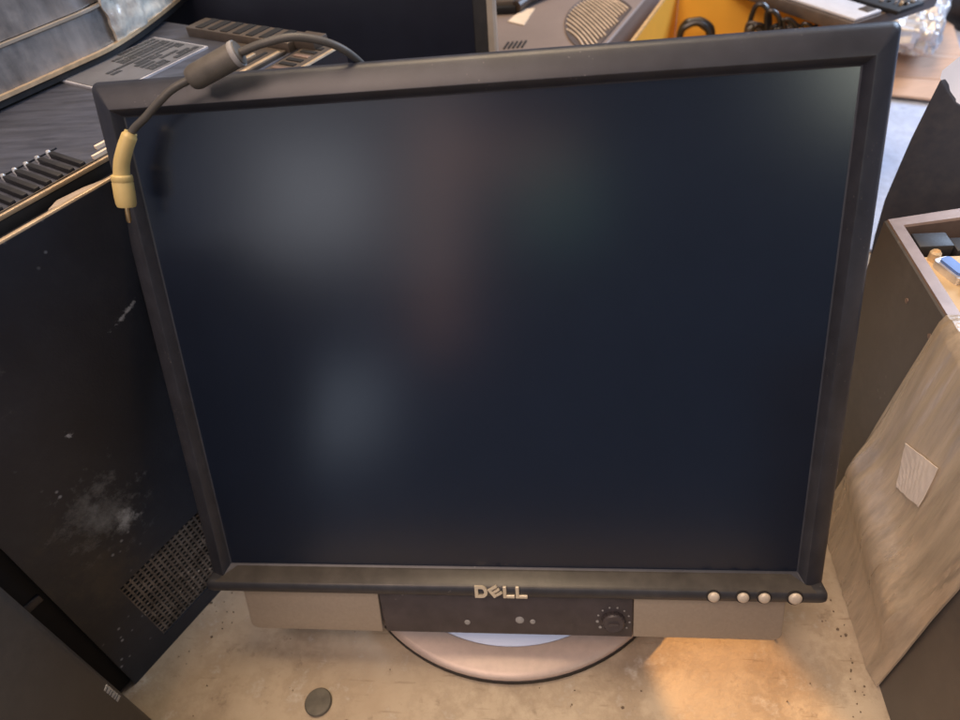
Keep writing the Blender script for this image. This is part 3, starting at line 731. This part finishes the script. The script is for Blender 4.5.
# thick flat cable / latch lying on that case
lc = thing('ribbon_cable', (0.0,0.64,0.20), 'dark ribbon cable end with a connector lying on the warm grey case', 'cable')
bm = new(); tube(bm, catmull([onG(-0.002,0.6175,0.007),onG(0.012,0.640,0.008),onG(0.034,0.662,0.009),onG(0.060,0.70,0.008)]), 0.0060, 10); link('cable_end', bm, M['cablebr'], lc)
bm = new(); box(bm, Frame(onG(-0.030,0.622,0.0003),(1,-0.1,0),(0.1,1,0),gnrm), 0,0.026,0,0.022,0,0.013,0.002); co = link('connector', bm, M['tanmetal'], lc)
bm = new(); box(bm, Frame(onG(-0.033,0.617,0.0003),(1,-0.1,0),(0.1,1,0),gnrm), 0,0.030,0,0.007,0,0.008,0.001); link('connector_lip', bm, M['void'], co)

# ------------------------------------------------------------------ orange carton with cables
oc = thing('cardboard_box', (0.22,0.52,0), 'bright orange open cardboard box holding black cables, behind the monitor', 'box')
ce = V((0.0704,0.1834,0)).normalized(); cx_ = V((ce.y,-ce.x,0))
OF = Frame((0.1130,0.5166,0), cx_, ce, (0,0,1))
CL, CW, CH = 0.196, 0.222, 0.1965
b0 = -0.085
def wall(a0,a1,c0,c1,h=CH,z0=0.003):
    bm = new(); box(bm, OF, a0,a1,c0,c1,z0,h,0.0008,1); return bm
link('left_wall', wall(0.0005,0.0035,b0,CL), M['orange'], oc)
link('back_wall', wall(0.0040,CW-0.0040,CL-0.003,CL), M['orange'], oc)
link('right_wall', wall(CW-0.0035,CW,b0,CL,0.177), M['orange'], oc)
link('front_wall', wall(0.0040,CW-0.0040,b0,b0+0.003,0.12), M['orange'], oc)
bm = new(); box(bm, OF, 0.0040,CW-0.0040,b0+0.0035,CL-0.0035,0.0045,0.0075); link('box_floor', bm, M['orange'], oc)
bm = new(); box(bm, OF, 0.0003,0.0037,b0,CL-0.001,CH+0.0002,CH+0.0016); link('cut_edge', bm, M['carded'], oc)
bm = new(); box(bm, OF, 0.006,CW-0.006,b0+0.006,CL-0.05,0.008,0.098,0.003); link('packing_block', bm, M['carded'], oc)

cable_specs = [
  ('small black cable loop in the orange box, nearest the ribbed grille', 'cables in the orange box', (0.131,0.665,0.139), 0.010, 1, 0.0028),
  ('black coiled cable alone against the plain orange wall of the box', 'cables in the orange box', (0.200,0.640,0.150), 0.0175, 3, 0.0036),
]
def coil(bm, c, rad, turns, r_, seed, tilt):
    rr = random.Random(seed); pts = []
    c = V(c)
    X = V((1,-0.3,0)).normalized(); Z = V((0,tilt,1)).normalized(); Yx = X.cross(Z)
    N_ = 16*turns
    ph = rr.uniform(0, 6)
    for i in range(N_+1):
        a = 2*math.pi*i/16+ph*0.0-0.6
        k = rad*(1+0.10*math.sin(a*0.37+seed)+0.05*rr.uniform(-1,1))
        pts.append(c+X*(k*math.cos(a))+Z*(k*math.sin(a))+Yx*(r_*1.7*(i/16-turns/2))+Yx*rr.uniform(-1,1)*r_*0.3)
    e_ = pts[-1]
    for k in range(1, 7): pts.append(V((e_.x+0.004*k, e_.y-0.004*k, e_.z+(0.0985+r_-e_.z)*(k/6)**0.8)))
    pts.append(pts[-1]+V((0.03,-0.03,0)))
    tube(bm, catmull(pts, 3), r_, 8)
for i, (lb, g, c, rad, tn, rr_) in enumerate(cable_specs):
    bm = new(); coil(bm, c, rad, tn, rr_, 11+i, 0.3)
    tag(link('cable_coil', bm, M['cable'], loc=c), lb, 'cable', g)
ccl = thing('cable_bundle', (0.272,0.600,0.14), 'tangled bundle of thin black and brown cables at the right of the orange box', 'cable', 'cables in the orange box')
rr = random.Random(5)
for k in range(19):
    base = V((0.243+0.0041*k, 0.604-0.010*rr.random()-0.0018*k, 0.124)); bm = new()
    h_ = rr.uniform(0.052, 0.074) - 0.0009*k
    lean_ = rr.uniform(-0.016, 0.016)
    P = [base, base+V((lean_*0.3,0.002,h_*0.5)), base+V((lean_,rr.uniform(-0.006,0.006),h_)), base+V((lean_+0.014,0.0,h_*0.85)), base+V((lean_+0.020,-0.004,0.0))]
    tube(bm, catmull(P, 8), rr.uniform(0.0017,0.0030), 8)
    link('cable_strand', bm, M[('cable','cablebr','cable','cord')[k%4]], ccl)
bm = new(); box(bm, Frame((0.272,0.592,0.168),(1,0.2,0.3),(-0.2,1,0),(-0.3,0,1)), -0.004,0.004,-0.003,0.003,-0.003,0.004,0.001); link('pale_plug', bm, M['labelw'], ccl)
bm = new(); box(bm, Frame((0.300,0.580,0.170),(1,0.2,0.3),(-0.2,1,0),(-0.3,0,1)), -0.005,0.004,-0.003,0.003,-0.006,0.006,0.001); link('orange_plug', bm, M['orange'], ccl)

# ------------------------------------------------------------------ pale slab lying across the box
sb = thing('laptop', (0.34,0.59,0.2), 'pale lidded laptop with brown grey sides, lying across the right end of the orange box', 'laptop')
sx_ = V((0.318-0.282,0.528-0.589,0)).normalized(); sy_ = V((-sx_.y, sx_.x, 0))
SF = Frame((0.3245,0.5215,0.1785), -sx_, sy_, (0,0,1))     # a: back along the front edge; b: to the right
bm = new(); box(bm, SF, 0.0, 0.20, 0.0, 0.115, 0.006, 0.018, 0.002); link('body', bm, M['slabside'], sb)
bm = new(); box(bm, SF, 0.002, 0.198, 0.0035, 0.0380, 0.0182, 0.0212, 0.001); link('lid', bm, M['slabtop'], sb)
bm = new(); box(bm, SF, 0.006, 0.018, 0.024, 0.035, 0.0212, 0.0222, 0.0003); link('corner_sticker', bm, M['tanmetal'], sb)
pc = thing('circuit_board', (0.375,0.55,0.20), 'black circuit board dotted with silvery parts, beside the silver foil packet', 'circuit board')
bm = new(); box(bm, SF, -0.012, 0.18, 0.0420, 0.078, 0.0184, 0.0224, 0.0008); pb = link('board', bm, M['pcb'], pc)
rr = random.Random(9)
for k in range(26):
    a, b = -0.009+0.07*rr.random(), 0.050+0.025*rr.random(); w, h_ = rr.uniform(0.0015,0.006), rr.uniform(0.0015,0.0035)
    bm = new(); box(bm, SF, a, a+w, b, b+h_, 0.0222, 0.0222+rr.uniform(0.001,0.003), 0.0003); link('component', bm, M[('screw','edge','void','labelw')[k%4]], pb)

# ------------------------------------------------------------------ pale cardboard, foil packet
cb = thing('cardboard_sheet', (0.56,0.83,0.004), 'pale pinkish folded cardboard sheet lying on the blue carpet', 'cardboard')
rows = [((0.500,0.752,0.012),(0.560,0.722,0.012)), ((0.520,0.790,0.016),(0.590,0.760,0.020)), ((0.535,0.835,0.030),(0.600,0.806,0.030)), ((0.545,0.872,0.022),(0.613,0.842,0.021)), ((0.560,0.96,0.030),(0.632,0.93,0.030)), ((0.58,1.06,0.010),(0.652,1.03,0.010))]
for k in range(len(rows)-1):
    (a, b), (c, d) = rows[k], rows[k+1]
    e = V((-0.10,0.045,0))
    bm = new(); q = [V(a)+e, V(b), V(d), V(c)+e]
    up_ = V((0,0,0.003))
    ins = (q[2]-q[1]).normalized()*0.0006
    q = [q[0]+ins, q[1]+ins, q[2]-ins, q[3]-ins]
    prism(bm, [p-up_ for p in q], q, 0.0004, 1); link('flap', bm, M['cardboard'], cb)
bm = new(); box(bm, WORLD, 0.46,0.56,0.82,0.92,0.0045,0.012); link('under_flap', bm, M['cardboard'], cb)
fo = thing('foil_packet', (0.52,0.82,0.05), 'crumpled silver foil packet resting on the pale cardboard', 'packet')
bm = new()
fc = V((0.530,0.852,0.068)); 
def foilpt(a, c):
    th = 2*math.pi*a; ph = math.pi*(c-0.5)
    ux, uy, uz_ = math.cos(ph)*math.cos(th), math.cos(ph)*math.sin(th), math.sin(ph)
    sg = lambda x: math.copysign(abs(x)**0.55, x)
    p = V((sg(ux)*0.044, sg(uy)*0.072, sg(uz_)*0.026))
    w = noise.noise(p*38)+0.6*noise.noise(p*85+V((3,1,2)))+0.35*noise.noise(p*190)
    cell = noise.voronoi(p*55)[0]
    p *= 1+0.16*w; p.z += 0.012*(cell[1]-cell[0])
    m_ = Matrix.Rotation(R(-24), 3, 'Z')
    return fc+m_@p
grid(bm, foilpt, 90, 56); link('foil', bm, M['foil'], fo, angle=16)
eq = thing('equipment_case', (0.72,1.0,0.004), 'black equipment case with a pale band on the blue carpet, at the far right edge', 'case')
bm = new(); box(bm, WORLD, 0.662,0.95,0.97,1.2,0.0045,0.055,0.003); link('lower_shell', bm, M['equip'], eq)
bm = new(); box(bm, WORLD, 0.660,0.952,0.968,1.202,0.0555,0.068,0.002); link('pale_band', bm, M['flooring'], eq)
bm = new(); box(bm, WORLD, 0.662,0.95,0.97,1.2,0.0685,0.13,0.003); link('upper_shell', bm, M['equip'], eq)

# loose grit on the floor
bm = new(); rr = random.Random(21)
for k in range(90):
    x = rr.uniform(-0.23, 0.225); y = rr.uniform(-0.075, 0.03)
    if rr.random() < 0.35: x = -0.215+rr.gauss(0, 0.012); y = 0.028+rr.gauss(-0.01, 0.015)
    elif rr.random() < 0.3: x = 0.222-abs(rr.gauss(0, 0.006)); y = rr.uniform(-0.07, 0.06)
    r_ = rr.choice((0.0003,0.0004,0.0005,0.0006,0.0010))
    t = bmesh.new(); bmesh.ops.create_icosphere(t, subdivisions=1, radius=r_)
    for v in t.verts: v.co *= 1+rr.uniform(-0.35, 0.35)
    bmesh.ops.translate(t, verts=t.verts[:], vec=(x, y, r_*0.5)); merge(bm, t)
tag(link('grit', bm, M['grit'], smooth=False), 'loose brown grit scattered over the tan floor', 'grit', kind='stuff')
# round grey pad on the floor
bm = new(); lathe(bm, Frame((-0.124,-0.0440,0.0), (1,0,0),(0,1,0),(0,0,1)), [(0.0088,0.0003),(0.0090,0.0016),(0.0084,0.0026),(0.0070,0.0028),(0.0030,0.0024)], 40)
tag(link('rubber_pad', bm, M['puck'], loc=(-0.124,-0.0440,0)), 'small round dark grey pad lying on the tan floor', 'pad')

# ------------------------------------------------------------------ camera
cam = bpy.data.cameras.new('camera'); co = bpy.data.objects.new('camera', cam); COL.objects.link(co)
Rm = [[0.9923202,-0.0216444,-0.1217870],[0.0706686,-0.7088701,0.7017900],[-0.1015210,-0.7050069,-0.7018966]]
mw = Matrix(((Rm[0][0],-Rm[0][1],-Rm[0][2],0.0411288),(Rm[1][0],-Rm[1][1],-Rm[1][2],-0.1910160),(Rm[2][0],-Rm[2][1],-Rm[2][2],0.4636759),(0,0,0,1)))
co.matrix_world = mw
cam.sensor_width = 36; cam.lens = 680/960*36; cam.clip_start = 0.01; cam.clip_end = 50
cam.dof.use_dof = True; cam.dof.focus_distance = 0.37; cam.dof.aperture_fstop = 9.0
S.camera = co

# ------------------------------------------------------------------ light: lamps of a dim warehouse, plus unseen lamps added for screen reflections
def area(name, loc, target, size, watts, colr, size_y=None):
    l = bpy.data.lights.new(name, 'AREA'); l.energy = watts; l.color = colr; l.size = size
    if size_y: l.shape = 'RECTANGLE'; l.size_y = size_y
    o = bpy.data.objects.new(name, l); COL.objects.link(o); o.location = loc
    o.rotation_euler = (V(target)-V(loc)).to_track_quat('-Z', 'Y').to_euler(); return o
WARM = (1.0,0.76,0.50); COOL = (0.58,0.74,1.0)
area('ceiling_lamp', (-0.10,0.55,1.9), (0,0.2,0), 0.8, 28, WARM)
area('front_ceiling_lamp', (-0.40,-0.62,1.55), (-0.05,0.1,0.3), 0.8, 18, (1.0,0.74,0.60))
area('streak_reflection_lamp', (-0.20,-0.88,0.50), (-0.02,0.1,0.26), 0.06, 0.14, (1.0,0.48,0.32), 0.48)  # unseen lamp added to draw the reddish streak in the screen
area('patch_reflection_lamp', (-0.06,-0.86,0.64), (0.0,0.1,0.29), 0.26, 0.075, (1.0,0.52,0.36), 0.07)  # added behind the camera for the reddish patch reflected in the screen
area('green_reflection_lamp', (0.03,-0.87,0.55), (0.04,0.1,0.28), 0.16, 0.045, (0.45,1.0,0.75))  # unseen, added for the faint green tint on the screen
area('haze_reflection_lamp', (-0.38,-0.84,0.66), (-0.08,0.1,0.29), 0.50, 0.42, (0.95,0.92,0.92))  # broad unseen lamp added to grey the screen's upper left
area('window', (1.9,1.5,1.5), (0.6,0.7,0), 1.0, 60, COOL)
area('lower_blob_reflection_lamp', (-0.425,-0.95,0.150), (-0.09,0.05,0.18), 0.18, 0.13, (0.75,0.85,1.0))  # unseen lamp added for the lower grey blob in the screen
area('upper_blob_reflection_lamp', (-0.44,-0.86,0.58), (-0.08,0.1,0.29), 0.19, 0.20, (0.9,0.93,1.0))  # added out of view, makes the upper blob in the screen
area('corner_reflection_lamp', (0.70,-0.86,0.84), (0.16,0.11,0.32), 0.24, 1.2, (0.95,1.0,0.85))  # added out of view to brighten the screen's top right corner
sp = bpy.data.lights.new('spot_lamp', 'SPOT'); sp.energy = 17; sp.color = (1.0,0.50,0.15); sp.spot_size = R(18.5); sp.spot_blend = 0.35; sp.shadow_soft_size = 0.008
so = bpy.data.objects.new('spot_lamp', sp); COL.objects.link(so); so.location = (-0.035,0.315,0.158)
so.rotation_euler = (V((0.122,-0.022,0))-V(so.location)).to_track_quat('-Z','Y').to_euler()

w = bpy.data.worlds.new('World'); S.world = w; w.use_nodes = True
bg = w.node_tree.nodes['Background']; bg.inputs[0].default_value = (0.46,0.56,0.86,1); bg.inputs[1].default_value = 0.21

S.view_settings.view_transform = 'Standard'; S.view_settings.look = 'None'; S.view_settings.exposure = 0; S.view_settings.gamma = 1
S.render.engine = 'CYCLES'; S.cycles.max_bounces = 6
S.render.resolution_x = 1024; S.render.resolution_y = 768
